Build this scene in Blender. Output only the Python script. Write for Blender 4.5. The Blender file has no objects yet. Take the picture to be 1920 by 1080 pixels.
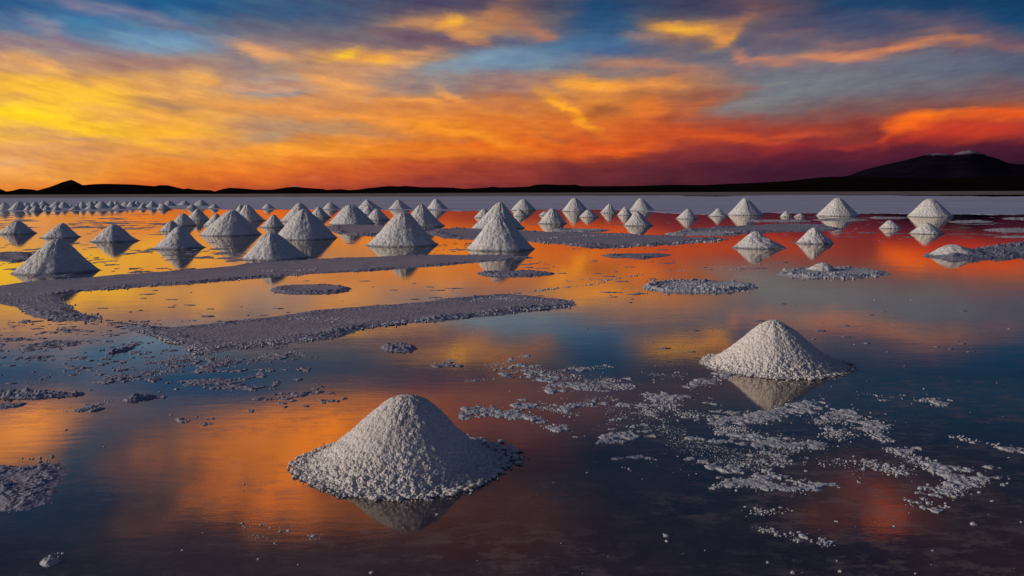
import bpy, math
import numpy as np
from mathutils import Matrix, Vector

# ------------------------------------------------------------------ camera
F = 1600.0                       # focal length in photo pixels (1920 wide)
CAM_H = 1.6
PITCH = math.atan(179.5 / F)
ROLL = math.radians(0.21)
scene = bpy.context.scene
cd = bpy.data.cameras.new('camera')
cam = bpy.data.objects.new('camera', cd)
scene.collection.objects.link(cam)
cd.sensor_width = 36.0
cd.lens = 36.0 * F / 1920.0
cd.clip_start = 0.05
cd.clip_end = 60000
ROT = Matrix.Rotation(math.radians(90) - PITCH, 3, 'X') @ Matrix.Rotation(-ROLL, 3, 'Z')
cam.matrix_world = Matrix.Translation((0, 0, CAM_H)) @ ROT.to_4x4()
scene.camera = cam
RM = np.array(ROT)

def ray(x, y):
    """world direction seen at photo pixel (x, y)"""
    x = np.asarray(x, float); y = np.asarray(y, float)
    d = np.stack([(x - 960) / F, (540 - y) / F, -np.ones_like(x + y)], -1)
    d = d @ RM.T
    return d / np.linalg.norm(d, axis=-1, keepdims=True)

def ground(x, y, z=0.0):
    """the spot on the flat that photo pixel (x, y) shows"""
    d = ray(x, y)
    t = (z - CAM_H) / d[..., 2]
    return np.stack([d[..., 0] * t, d[..., 1] * t], -1)

def project(d):
    """photo pixel of world direction(s) d"""
    c = d @ RM
    w = np.maximum(-c[..., 2], 1e-6)
    return 960 + F * c[..., 0] / w, 540 - F * c[..., 1] / w

# ------------------------------------------------------------------ light
SUN_AZ = math.radians(-98)       # low light from the left, a little behind the camera
SUN_EL = math.radians(14)
scene.view_settings.view_transform = 'Standard'
scene.view_settings.look = 'None'
scene.view_settings.exposure = 0.0
scene.view_settings.gamma = 1.0
sl = bpy.data.lights.new('sun', 'SUN')
sl.energy = 2.5
sl.angle = math.radians(14)
sl.color = (1.0, 0.86, 0.70)
so = bpy.data.objects.new('sun', sl)
scene.collection.objects.link(so)
sdir = Vector((math.sin(SUN_AZ) * math.cos(SUN_EL), math.cos(SUN_AZ) * math.cos(SUN_EL), math.sin(SUN_EL)))
so.rotation_euler = sdir.to_track_quat('Z', 'Y').to_euler()
so.location = (-20, -5, 12)

# ------------------------------------------------------------------ sky
MIRROR_DULL = np.array([1.0, 0.92, 0.80])
def lin(c):
    c = np.clip(np.asarray(c, float) / 255.0, 0, 1)
    return np.where(c <= 0.04045, c / 12.92, ((c + 0.055) / 1.055) ** 2.4)

SKY_X = np.arange(0, 1921, 160.0)
SKY_Y = np.arange(0, 361, 40.0)
SKY = np.array([
 [(40,90,135),(60,100,145),(28,86,138),(60,92,128),(72,84,112),(70,70,100),(105,82,92),(32,72,112),(60,65,92),(95,75,88),(30,64,102),(24,62,100),(22,61,98)],
 [(88,114,150),(62,115,162),(70,112,150),(92,98,118),(85,94,118),(135,105,100),(150,108,90),(50,85,125),(90,85,100),(90,80,100),(62,76,108),(70,78,108),(25,70,110)],
 [(150,128,135),(125,132,152),(112,145,175),(150,130,130),(135,112,112),(120,98,105),(100,105,128),(65,100,140),(105,95,110),(100,92,112),(110,92,105),(110,90,102),(95,88,106)],
 [(215,160,108),(185,140,112),(165,130,120),(150,130,126),(190,140,105),(150,130,125),(115,140,160),(110,112,130),(120,110,120),(118,108,120),(118,112,124),(98,105,125),(80,92,116)],
 [(240,178,65),(250,188,62),(215,155,95),(188,145,118),(205,145,102),(145,130,128),(160,122,110),(215,140,75),(165,112,85),(112,118,128),(110,112,122),(106,105,115),(118,92,98)],
 [(254,205,45),(248,192,58),(238,168,76),(218,150,85),(215,140,80),(215,132,70),(200,120,68),(215,128,55),(180,98,62),(118,110,114),(120,88,88),(125,82,78),(150,84,66)],
 [(245,190,70),(248,188,62),(246,175,55),(208,145,92),(218,142,75),(230,132,46),(222,118,42),(212,108,45),(185,75,42),(160,60,48),(140,60,52),(190,68,38),(175,56,46)],
 [(225,160,95),(222,152,86),(232,152,68),(238,152,56),(230,136,44),(224,115,38),(222,100,34),(215,85,34),(145,54,50),(112,38,50),(105,36,50),(84,30,48),(66,26,44)],
 [(240,165,85),(240,152,62),(230,128,46),(226,114,42),(212,95,42),(180,74,46),(148,58,50),(108,44,50),(84,35,50),(70,29,48),(60,26,45),(50,22,42),(42,20,38)],
 [(228,130,52),(225,120,46),(205,95,42),(180,76,45),(168,68,50),(140,55,54),(115,45,50),(90,38,48),(75,32,46),(60,26,43),(50,22,40),(45,20,38),(38,18,35)],
], float)
# the part of the sky overhead that only the water shows: (x, y) of the water pixels that mirror it
MIR_X = np.array([0,100,200,300,400,500,600,700,800,900,1000,1150,1300,1450,1600,1750,1920], float)
MIR_Y = np.array([700,750,800,850,900,950,1000,1060,1140], float)
MIR = np.array([
 [(85,92,112),(100,95,112),(78,92,112),(62,84,108),(60,80,105),(72,78,98),(95,80,90),(130,85,70),(165,92,55),(150,85,60),(112,72,72),(80,62,72),(105,65,60),(75,62,72),(52,60,78),(42,60,80),(34,57,80)],
 [(120,92,98),(160,110,82),(115,92,95),(75,75,95),(58,68,92),(80,72,86),(130,88,66),(170,100,50),(150,84,52),(120,68,56),(108,64,58),(68,50,60),(40,47,66),(30,46,68),(25,46,70),(22,46,70),(20,46,70)],
 [(215,132,66),(195,122,68),(62,70,92),(62,66,88),(150,92,62),(205,116,45),(226,126,36),(190,104,40),(120,66,48),(90,50,54),(78,46,54),(32,40,60),(22,37,60),(20,36,60),(18,36,60),(16,36,60),(15,35,60)],
 [(205,125,64),(120,85,75),(36,56,84),(92,68,70),(165,96,52),(200,112,40),(215,118,35),(165,88,38),(90,50,45),(60,38,45),(46,34,44),(20,32,52),(16,31,52),(15,31,52),(14,31,52),(13,31,52),(12,30,52)],
 [(60,58,74),(30,52,78),(28,50,74),(82,60,62),(140,80,50),(188,102,42),(195,104,40),(130,70,38),(60,38,40),(42,32,42),(30,30,44),(16,28,46),(14,28,46),(20,30,46),(60,38,42),(22,28,44),(12,28,46)],
 [(26,42,66),(20,40,66),(26,42,62),(62,48,54),(140,78,44),(185,98,40),(165,88,38),(95,54,38),(75,44,38),(62,38,36),(46,32,36),(18,24,40),(13,24,42),(16,25,40),(120,54,36),(75,38,36),(14,24,42)],
 [(20,32,52),(20,34,54),(24,34,52),(44,38,48),(52,38,46),(62,42,44),(60,40,40),(50,34,36),(48,32,34),(52,32,32),(46,29,32),(22,22,36),(14,22,40),(13,21,38),(18,22,38),(24,21,36),(28,22,36)],
 [(20,28,46),(22,28,45),(26,30,44),(34,30,42),(36,29,40),(38,29,38),(38,28,37),(38,27,36),(38,26,35),(40,26,34),(38,26,34),(24,21,34),(16,20,36),(14,19,35),(18,19,33),(28,21,32),(34,22,32)],
 [(18,26,44),(18,26,44),(22,26,42),(26,26,40),(28,26,38),(28,26,38),(28,25,37),(28,25,36),(28,24,35),(28,24,35),(26,23,35),(20,20,35),(15,19,36),(14,19,35),(18,19,33),(24,20,32),(26,20,32)],
], float)
# cloud strokes seen at photo pixels: x, y, half length, half width, tilt (down to the right), colour, opacity
STROKES = [
 (350,8,95,13,4,(34,86,134),.7),(230,26,125,11,13,(140,122,146),.7),(140,6,30,8,20,(160,130,150),.4),(70,46,45,15,22,(176,146,152),.6),
 (190,56,110,15,9,(72,118,160),.65),(285,78,70,10,4,(122,160,190),.7),(330,52,60,6,6,(110,108,130),.6),(440,40,80,14,-8,(105,100,118),.5),
 (60,80,70,9,6,(150,124,130),.6),(170,92,140,10,8,(150,122,124),.6),(270,118,110,12,3,(156,118,112),.75),(160,134,26,14,60,(170,128,110),.6),
 (30,106,40,10,8,(238,172,105),.7),(105,126,62,9,14,(252,182,92),.8),(45,139,70,5,4,(190,140,110),.7),
 (110,166,120,13,3,(255,192,60),.75),(24,180,42,6,0,(205,150,98),.8),(40,216,95,13,7,(255,218,36),.95),(90,228,110,7,9,(255,208,38),.8),(170,240,120,8,10,(255,194,45),.75),
 (262,266,80,6,11,(255,188,48),.8),(190,170,70,8,9,(255,195,55),.5),(165,200,85,4,6,(232,165,92),.6),(240,216,85,5,5,(225,156,96),.6),(180,220,60,4,7,(228,160,90),.5),
 (225,148,58,9,-4,(240,170,84),.6),(320,168,80,7,4,(232,165,90),.6),(388,145,48,11,0,(252,178,84),.8),(345,131,60,5,-6,(200,145,105),.5),(318,195,62,9,5,(176,132,104),.85),(440,130,60,10,20,(165,132,118),.6),
 (350,225,120,9,6,(245,172,78),.6),(130,254,120,6,5,(194,140,110),.75),(60,268,80,5,3,(250,178,90),.6),(200,284,150,5,4,(202,144,102),.6),(270,291,80,4,2,(252,168,66),.6),
 (30,306,50,7,0,(240,180,130),.6),(120,312,90,4,2,(215,150,90),.5),(400,268,110,6,3,(205,142,100),.6),(420,292,90,4,3,(215,140,80),.5),(60,335,90,5,2,(250,165,70),.5),
 (492,96,62,9,17,(244,168,100),.85),(470,78,60,7,8,(190,140,118),.5),(690,108,120,14,2,(244,166,84),.85),(625,103,32,9,-6,(255,198,48),.95),(698,112,26,10,0,(255,182,58),.7),(790,96,55,6,-8,(218,148,96),.7),
 (730,128,60,5,-12,(225,160,120),.5),(640,72,130,8,2,(104,96,112),.6),(805,70,95,9,8,(112,90,102),.85),(880,84,50,7,8,(120,95,108),.7),(560,20,110,14,0,(48,88,130),.6),
 (850,47,100,11,6,(214,146,86),.85),(852,42,22,10,0,(252,184,58),.95),(935,30,50,18,-28,(188,126,82),.7),(875,66,42,8,28,(228,152,78),.8),(760,42,44,4,-4,(198,138,95),.6),(990,52,40,16,20,(168,112,92),.5),(1015,66,38,9,8,(194,124,92),.75),
 (900,12,100,8,0,(66,66,98),.6),(880,118,100,10,-11,(124,150,172),.9),(800,146,70,8,-10,(150,140,140),.7),(1000,108,90,14,-5,(114,142,168),.85),(1110,86,90,14,-5,(74,110,150),.8),(1120,24,60,16,0,(36,76,118),.6),
 (530,147,48,6,0,(172,158,150),.7),(515,173,66,7,-2,(150,150,154),.8),(500,164,90,3,2,(224,164,130),.6),(635,162,60,11,14,(242,166,92),.8),(610,188,60,6,20,(205,142,95),.6),(740,165,50,9,-30,(175,135,118),.6),
 (500,205,90,7,6,(236,152,76),.7),(560,240,120,12,2,(176,140,114),.8),(515,260,60,7,-2,(168,146,130),.8),(720,250,70,6,4,(185,130,100),.6),(640,222,130,5,5,(240,148,70),.6),
 (790,189,70,5,3,(255,166,74),.9),(845,176,40,7,24,(250,166,88),.85),(700,228,90,4,10,(250,156,60),.7),(850,246,130,6,13,(252,156,42),.8),(940,268,70,9,18,(250,150,38),.7),(905,205,100,5,20,(244,150,62),.7),(880,196,90,4,16,(190,120,80),.5),
 (560,286,100,9,0,(250,158,54),.8),(520,280,50,4,0,(255,165,60),.6),(690,264,60,4,4,(252,152,58),.8),(850,288,130,9,3,(240,134,38),.6),(830,262,60,4,6,(198,116,64),.7),(775,284,20,4,-10,(205,110,50),.6),(610,306,70,4,2,(205,115,55),.5),(500,312,80,5,2,(240,140,50),.5),
 (935,146,80,14,3,(158,120,114),.75),(940,178,56,6,6,(168,106,80),.8),(930,232,80,5,20,(210,115,52),.5),(700,325,160,5,1,(190,82,44),.4),(590,333,12,4,-10,(240,130,80),.5),(590,330,120,6,0,(200,90,44),.3),
 (1300,56,85,19,3,(238,150,72),.78),(1285,55,42,9,4,(252,186,52),.85),(1345,76,34,10,-16,(248,160,60),.8),(1390,38,50,12,-22,(190,122,82),.7),(1250,30,60,9,4,(72,74,98),.7),(1200,70,36,7,2,(172,126,114),.8),(1160,50,40,16,0,(50,86,126),.7),(1240,92,40,9,10,(90,100,122),.7),
 (1400,78,36,12,-8,(84,88,110),.85),(1270,98,26,6,10,(130,108,112),.5),(1200,117,95,10,2,(190,128,98),.85),(1290,132,50,8,10,(185,122,96),.6),(1330,108,50,12,-5,(98,102,118),.7),(1110,156,66,14,2,(255,166,58),.9),(1215,158,80,9,-3,(240,150,72),.8),(1020,142,60,8,-4,(170,130,115),.5),
 (1280,176,75,9,0,(146,88,70),.9),(1350,172,46,7,-14,(146,94,86),.85),(1400,160,50,4,-3,(160,105,98),.6),(1142,208,34,11,2,(160,92,54),.95),(1190,178,40,7,4,(160,100,66),.5),(1062,206,66,7,32,(255,174,42),1.),(1095,228,50,6,34,(255,160,38),.8),(1225,205,36,22,20,(232,122,48),.8),(1040,182,50,5,18,(235,145,70),.6),
 (1000,205,90,4,26,(205,118,52),.5),(990,240,90,4,22,(205,108,46),.5),(1000,258,70,5,22,(240,125,40),.5),(1040,262,40,5,10,(185,92,50),.7),(1125,264,50,5,8,(186,94,48),.7),(1160,284,90,8,-6,(238,100,34),.8),(1060,285,80,5,3,(200,84,40),.5),(960,285,80,6,0,(245,120,35),.5),(1200,262,70,10,-4,(222,92,34),.6),
 (1385,203,60,15,-12,(128,122,126),.95),(1300,205,24,14,-30,(200,105,60),.5),(1310,228,50,8,0,(150,84,70),.8),(1370,238,60,5,-4,(165,72,58),.6),(1390,257,80,10,-3,(218,84,38),.85),(1300,252,60,9,0,(212,84,36),.7),(1500,250,66,6,-6,(202,80,48),.8),(1470,272,70,7,-4,(168,50,46),.7),(1545,262,30,8,0,(140,50,50),.6),(1430,222,40,6,0,(160,80,64),.5),
 (1300,292,90,10,-6,(120,46,52),.6),(1400,310,110,12,-4,(80,32,50),.5),(1510,222,90,10,-6,(130,82,78),.6),
 (1385,108,30,8,24,(196,128,104),.85),(1450,117,60,7,2,(200,128,102),.9),(1575,103,75,8,-6,(224,138,90),.95),(1700,88,85,8,-8,(224,138,86),.95),(1812,74,34,9,6,(230,138,80),.9),(1560,84,70,7,-2,(150,108,104),.6),(1500,60,60,7,-14,(130,98,104),.6),(1440,25,60,10,-20,(120,88,92),.6),
 (1500,85,26,10,0,(84,86,110),.7),(1640,68,70,6,-2,(84,84,108),.6),(1780,55,60,8,-4,(150,104,98),.6),(1730,38,100,10,6,(96,84,104),.7),(1850,50,70,9,8,(86,80,104),.6),(1885,90,40,4,-4,(170,110,95),.8),(1860,78,60,9,4,(110,88,104),.6),
 (1510,165,100,24,-6,(118,126,132),.6),(1740,125,140,14,-6,(98,106,122),.6),(1700,170,130,10,-8,(116,104,110),.5),(1830,172,110,9,-6,(122,90,92),.6),
 (1690,236,62,11,-8,(248,106,30),1.),(1765,219,70,7,-5,(252,118,30),1.),(1885,211,80,9,-6,(246,96,30),.95),(1662,254,14,16,10,(230,84,34),.8),(1800,244,130,12,-5,(196,58,40),.85),(1622,248,34,12,14,(128,48,52),.8),(1595,272,50,6,-8,(186,60,46),.8),(1720,262,60,7,-6,(150,44,46),.7),
 (1850,276,120,12,-6,(72,28,48),.85),(1690,290,80,10,-4,(84,30,50),.6),(1540,290,90,9,-3,(96,34,50),.5),
]
MSTROKES = [   # overhead clouds, seen mirrored at these water pixels
 (640,775,70,10,-6,(238,136,38),.8),(120,800,50,22,-30,(60,66,88),.0),(60,790,40,26,10,(240,150,62),.8),(450,832,34,12,10,(110,72,64),.55),(270,885,60,16,-50,(86,58,66),.6),
 (870,650,40,14,0,(225,125,45),.6),(480,965,80,8,2,(205,104,38),.8),(1620,948,50,10,8,(165,70,38),.8),(1790,955,30,12,0,(70,36,38),.6),
]

def grid_sample(gx, gy, g, x, y, soft=True):
    x = np.clip(x, gx[0], gx[-1]); y = np.clip(y, gy[0], gy[-1])
    i = np.clip(np.searchsorted(gx, x, 'right') - 1, 0, len(gx) - 2)
    j = np.clip(np.searchsorted(gy, y, 'right') - 1, 0, len(gy) - 2)
    a = (x - gx[i]) / (gx[i + 1] - gx[i]); b = (y - gy[j]) / (gy[j + 1] - gy[j])
    if soft: a = a * a * (3 - 2 * a); b = b * b * (3 - 2 * b)
    a = a[..., None]; b = b[..., None]
    return (g[j, i] * (1 - a) + g[j, i + 1] * a) * (1 - b) + (g[j + 1, i] * (1 - a) + g[j + 1, i + 1] * a) * b

def stroke(c, x, y, lst, conv):
    for (cx, cy, L, W, ang, col, al) in lst:
        a = math.radians(ang)
        u = ((x - cx) * math.cos(a) + (y - cy) * math.sin(a)) / L
        v = (-(x - cx) * math.sin(a) + (y - cy) * math.cos(a)) / W
        w = (al * np.exp(-(np.abs(u) ** 2.6) - (np.abs(v) ** 2.7) * 0.85))[..., None]
        c = c * (1 - w) + conv(np.array(col, float)) * w
    return c

def reflectance(el):              # how much of the sky the shallow brine gives back at this slant
    e = np.degrees(el)
    return np.interp(e, [0, 3.5, 8.5, 12, 17.5, 25], [0.93, 0.86, 0.67, 0.51, 0.35, 0.26])

def sky_colour(az, el):
    ce = np.cos(el)
    d = np.stack([np.sin(az) * ce, np.cos(az) * ce, np.sin(el)], -1)
    x, y = project(d)
    lo = stroke(grid_sample(SKY_X, SKY_Y, SKY, x, y), x, y, STROKES, lambda c: c)
    lo = lin(lo)
    d2 = d.copy(); d2[..., 2] *= -1
    mx, my = project(d2)
    hi = stroke(grid_sample(MIR_X, MIR_Y, MIR, mx, my, False), mx, my, MSTROKES, lambda c: c)
    hi = lin(hi) * MIRROR_DULL / reflectance(el)[..., None] / np.array([0.97, 0.88, 0.78])
    k = np.clip((y + 70) / 75.0, 0, 1)[..., None]
    k = k * k * (3 - 2 * k)
    return hi * (1 - k) + lo * k

ROWS = np.concatenate([np.arange(0, 13.51, 0.3), np.arange(15.0, 30.1, 1.5)])
AZ0, AZ1 = -42.0, 42.0
world = bpy.data.worlds.new('World')
scene.world = world
world.use_nodes = True
nt = world.node_tree
nt.nodes.clear()
N = nt.nodes.new
def link(a, b): nt.links.new(a, b)
def mth(op, a, b=None, clamp=False):
    n = N('ShaderNodeMath'); n.operation = op; n.use_clamp = clamp
    for k, v in enumerate((a, b)):
        if v is None: continue
        if isinstance(v, (int, float)): n.inputs[k].default_value = v
        else: link(v, n.inputs[k])
    return n.outputs[0]
def mixc(f, a, b, mode='MIX'):
    n = N('ShaderNodeMix'); n.data_type = 'RGBA'; n.blend_type = mode; n.clamp_factor = True
    for k, v in ((0, f), (6, a), (7, b)):
        if isinstance(v, (int, float)): n.inputs[k].default_value = v
        elif isinstance(v, tuple): n.inputs[k].default_value = v
        else: link(v, n.inputs[k])
    return n.outputs[2]
tc = N('ShaderNodeTexCoord')
sp = N('ShaderNodeSeparateXYZ'); link(tc.outputs['Generated'], sp.inputs[0])
az = mth('MULTIPLY', mth('ARCTAN2', sp.outputs[0], sp.outputs[1]), 180 / math.pi)
el = mth('MULTIPLY', mth('ARCSINE', sp.outputs[2]), 180 / math.pi)
# wisps: the cloud table is looked up through stretched turbulence
def wisp(sx, sy, scale, detail, rough=0.55, seed=0.0, shear=0.0):
    cv = N('ShaderNodeCombineXYZ')
    link(mth('MULTIPLY', az, sx), cv.inputs[0])
    link(mth('MULTIPLY', mth('ADD', mth('SUBTRACT', el, mth('MULTIPLY', mth('MULTIPLY', az, az), 0.0025)), mth('MULTIPLY', az, shear)), sy), cv.inputs[1])
    cv.inputs[2].default_value = seed
    n = N('ShaderNodeTexNoise'); n.inputs['Scale'].default_value = scale
    n.inputs['Detail'].default_value = detail; n.inputs['Roughness'].default_value = rough
    link(cv.outputs[0], n.inputs['Vector'])
    return n
w1 = wisp(0.20, 0.55, 1.0, 7.0, 0.56, 3.1, 0.03)
s1 = N('ShaderNodeSeparateColor'); link(w1.outputs['Color'], s1.inputs[0])
az_w = mth('ADD', az, mth('MULTIPLY', mth('SUBTRACT', s1.outputs[0], 0.5), 4.4))
el_w = mth('ADD', el, mth('MULTIPLY', mth('SUBTRACT', s1.outputs[1], 0.5), 1.5))
# overhead the clouds are broader and billow more
w4 = wisp(0.16, 0.26, 1.0, 5.0, 0.6, 5.7, 0.0)
s4 = N('ShaderNodeSeparateColor'); link(w4.outputs['Color'], s4.inputs[0])
up = mth('DIVIDE', mth('SUBTRACT', el, 11.0), 6.0, True)
az_w = mth('ADD', az_w, mth('MULTIPLY', mth('MULTIPLY', mth('SUBTRACT', s4.outputs[0], 0.5), 16.0), up))
el_w = mth('ADD', el_w, mth('MULTIPLY', mth('MULTIPLY', mth('SUBTRACT', s4.outputs[1], 0.5), 5.0), up))
t = mth('DIVIDE', mth('SUBTRACT', az_w, AZ0), AZ1 - AZ0)
rowv = mth('ADD', mth('MULTIPLY', mth('MAXIMUM', mth('MINIMUM', el_w, 13.5), 0.0), 1 / 0.3),
           mth('MULTIPLY', mth('MAXIMUM', mth('SUBTRACT', el_w, 13.5), 0.0), 1 / 1.5))
cols = np.arange(AZ0, AZ1 + 0.01, 0.5)
acc = None
tv = N('ShaderNodeCombineColor')
for k in range(3): link(t, tv.inputs[k])
for r, e in enumerate(ROWS):
    c = sky_colour(np.radians(cols), np.radians(np.full(len(cols), e)))
    cur = N('ShaderNodeRGBCurve')
    m = cur.mapping
    m.use_clip = False
    for ch in range(3):
        pts = m.curves[ch].points
        pts[0].location = (0.0, float(c[0, ch])); pts[1].location = (1.0, float(c[-1, ch]))
        for k in range(1, len(cols) - 1):
            pts.new(float((cols[k] - AZ0) / (AZ1 - AZ0)), float(c[k, ch]))
    m.update()
    link(tv.outputs[0], cur.inputs[1])
    acc = cur.outputs[0] if acc is None else mixc(mth('SUBTRACT', rowv, float(r - 1), True), acc, cur.outputs[0])
# fine streaks of brightness inside the clouds
w2 = wisp(0.32, 2.3, 1.0, 6.0, 0.62, 9.4, 0.05)
w3 = wisp(0.72, 1.9, 1.0, 7.0, 0.6, 1.7, -0.06)
g = mth('ADD', mth('MULTIPLY', mth('SUBTRACT', w2.outputs['Fac'], 0.5), 0.72), mth('MULTIPLY', mth('SUBTRACT', w3.outputs['Fac'], 0.5), 0.6))
g = mth('ADD', 1.0, g)
gc = N('ShaderNodeCombineColor')
for k, a in enumerate((0.85, 1.0, 0.35)): link(mth('ADD', mth('MULTIPLY', g, a), 1.0 - a), gc.inputs[k])
front = mixc(1.0, acc, gc.outputs[0], 'MULTIPLY')
# the rest of the sky, beyond the sunset clouds
sky = N('ShaderNodeTexSky'); sky.sky_type = 'NISHITA'; sky.sun_disc = False
sky.sun_elevation = SUN_EL; sky.sun_rotation = SUN_AZ % (2 * math.pi)
sky.air_density = 1.0; sky.dust_density = 1.5; sky.ozone_density = 2.0
bg1 = N('ShaderNodeBackground'); link(front, bg1.inputs[0]); bg1.inputs[1].default_value = 1.0
bg2 = N('ShaderNodeBackground'); link(mixc(1.0, sky.outputs[0], (0.84, 0.86, 1.22, 1), 'MULTIPLY'), bg2.inputs[0]); bg2.inputs[1].default_value = 0.036
edge = mth('MAXIMUM', mth('DIVIDE', mth('SUBTRACT', mth('ABSOLUTE', az), 38.0), 12.0), mth('DIVIDE', mth('SUBTRACT', el, 27.0), 8.0))
es = N('ShaderNodeMapRange'); es.interpolation_type = 'SMOOTHSTEP'; link(edge, es.inputs[0])
ms = N('ShaderNodeMixShader'); link(es.outputs[0], ms.inputs[0]); link(bg1.outputs[0], ms.inputs[1]); link(bg2.outputs[0], ms.inputs[2])
wo = N('ShaderNodeOutputWorld'); link(ms.outputs[0], wo.inputs[0])

# ------------------------------------------------------------------ noise
def _hash(ix, iy, iz, seed):
    h = (ix.astype(np.int64) * 374761393 + iy.astype(np.int64) * 668265263 + iz.astype(np.int64) * 2147483647 + seed * 1274126177) & 0xFFFFFFFF
    h = ((h ^ (h >> 13)) * 1274126177) & 0xFFFFFFFF
    h = ((h ^ (h >> 16)) * 2246822519) & 0xFFFFFFFF
    return ((h ^ (h >> 15)) & 0xFFFFFF) / float(0xFFFFFF)

def noise3(p, seed=0):
    i = np.floor(p).astype(np.int64); f = p - i
    f = f * f * (3 - 2 * f)
    r = 0
    for dx in (0, 1):
        wx = f[:, 0] if dx else 1 - f[:, 0]
        for dy in (0, 1):
            wy = f[:, 1] if dy else 1 - f[:, 1]
            for dz in (0, 1):
                wz = f[:, 2] if dz else 1 - f[:, 2]
                r = r + wx * wy * wz * _hash(i[:, 0] + dx, i[:, 1] + dy, i[:, 2] + dz, seed)
    return r

def fbm(p, octv=4, seed=0, gain=0.5):
    a, s, r = 1.0, 0.0, 0
    for k in range(octv):
        r = r + a * noise3(p * (2.03 ** k) + 17.3 * k, seed + k); s += a; a *= gain
    return r / s

def worley(p, seed=0):
    """distance to the nearest of jittered lattice points (domes of salt grains), and that grain's own random number"""
    i = np.floor(p).astype(np.int64)
    best = np.full(len(p), 9.0); rid = np.zeros(len(p))
    for dx in (-1, 0, 1):
        for dy in (-1, 0, 1):
            for dz in (-1, 0, 1):
                cx, cy, cz = i[:, 0] + dx, i[:, 1] + dy, i[:, 2] + dz
                q = np.stack([cx + _hash(cx, cy, cz, seed), cy + _hash(cx, cy, cz, seed + 1), cz + _hash(cx, cy, cz, seed + 2)], -1)
                d = ((q - p) ** 2).sum(-1)
                w = d < best
                best[w] = d[w]
                rid[w] = _hash(cx, cy, cz, seed + 3)[w]
    return np.sqrt(best), rid

def p3(x, y, z=None, s=1.0):
    z = np.zeros_like(x) if z is None else z
    return np.stack([x.ravel() * s, y.ravel() * s, z.ravel() * s], -1)

# ------------------------------------------------------------------ helpers
def mesh_obj(name, verts, faces, mat, parent=None, smooth=True):
    me = bpy.data.meshes.new(name)
    verts = np.ascontiguousarray(verts, dtype=np.float32)
    if isinstance(faces, np.ndarray):
        n, k = faces.shape
        me.vertices.add(len(verts)); me.vertices.foreach_set('co', verts.ravel())
        me.loops.add(n * k); me.loops.foreach_set('vertex_index', faces.astype(np.int32).ravel())
        me.polygons.add(n)
        me.polygons.foreach_set('loop_start', np.arange(0, n * k, k, dtype=np.int32))
        me.update(calc_edges=True)
    else:
        me.from_pydata(verts.tolist(), [], faces)
    me.polygons.foreach_set('use_smooth', np.full(len(me.polygons), smooth))
    me.validate()
    me.materials.append(mat)
    o = bpy.data.objects.new(name, me)
    scene.collection.objects.link(o)
    if parent is not None: o.parent = parent
    return o

def tag(o, label=None, cat=None, group=None, kind=None):
    if label: o['label'] = label
    if cat: o['category'] = cat
    if group: o['group'] = group
    if kind: o['kind'] = kind
    return o

def grid_faces(nr, nc, wrap=False):
    r = np.arange(nr - 1)[:, None]; c = np.arange(nc if wrap else nc - 1)[None, :]
    c2 = (c + 1) % nc
    return np.stack([r * nc + c, r * nc + c2, (r + 1) * nc + c2, (r + 1) * nc + c], -1).reshape(-1, 4)

def material(name):
    m = bpy.data.materials.new(name); m.use_nodes = True
    t = m.node_tree; t.nodes.clear()
    return m, t
class G:                       # tiny node-graph writer
    def __init__(s, t): s.t = t
    def n(s, kind, **kw):
        x = s.t.nodes.new(kind)
        for k, v in kw.items():
            if k.startswith('i_'):
                x.inputs[k[2:].replace('_', ' ')].default_value = v
            else: setattr(x, k, v)
        return x
    def l(s, a, b): s.t.links.new(a, b)
    def math(s, op, a, b=None, c=None, clamp=False):
        x = s.t.nodes.new('ShaderNodeMath'); x.operation = op; x.use_clamp = clamp
        for k, v in enumerate((a, b, c)):
            if v is None: continue
            if isinstance(v, (int, float)): x.inputs[k].default_value = v
            else: s.l(v, x.inputs[k])
        return x.outputs[0]
    def mix(s, f, a, b):
        x = s.t.nodes.new('ShaderNodeMix'); x.data_type = 'RGBA'
        for k, v in ((0, f), (6, a), (7, b)):
            if isinstance(v, (int, float, tuple)): x.inputs[k].default_value = v
            else: s.l(v, x.inputs[k])
        return x.outputs[2]
    def noise(s, vec, scale, detail=4, rough=0.55):
        x = s.n('ShaderNodeTexNoise'); x.inputs['Scale'].default_value = scale
        x.inputs['Detail'].default_value = detail; x.inputs['Roughness'].default_value = rough
        if vec is not None: s.l(vec, x.inputs['Vector'])
        return x.outputs['Fac']
    def ramp(s, fac, stops):
        x = s.n('ShaderNodeValToRGB'); e = x.color_ramp.elements
        while len(e) < len(stops): e.new(0.5)
        for k, (p, c) in enumerate(stops):
            e[k].position = p; e[k].color = tuple(c) + (1,)
        s.l(fac, x.inputs[0]); return x.outputs[0]

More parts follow.
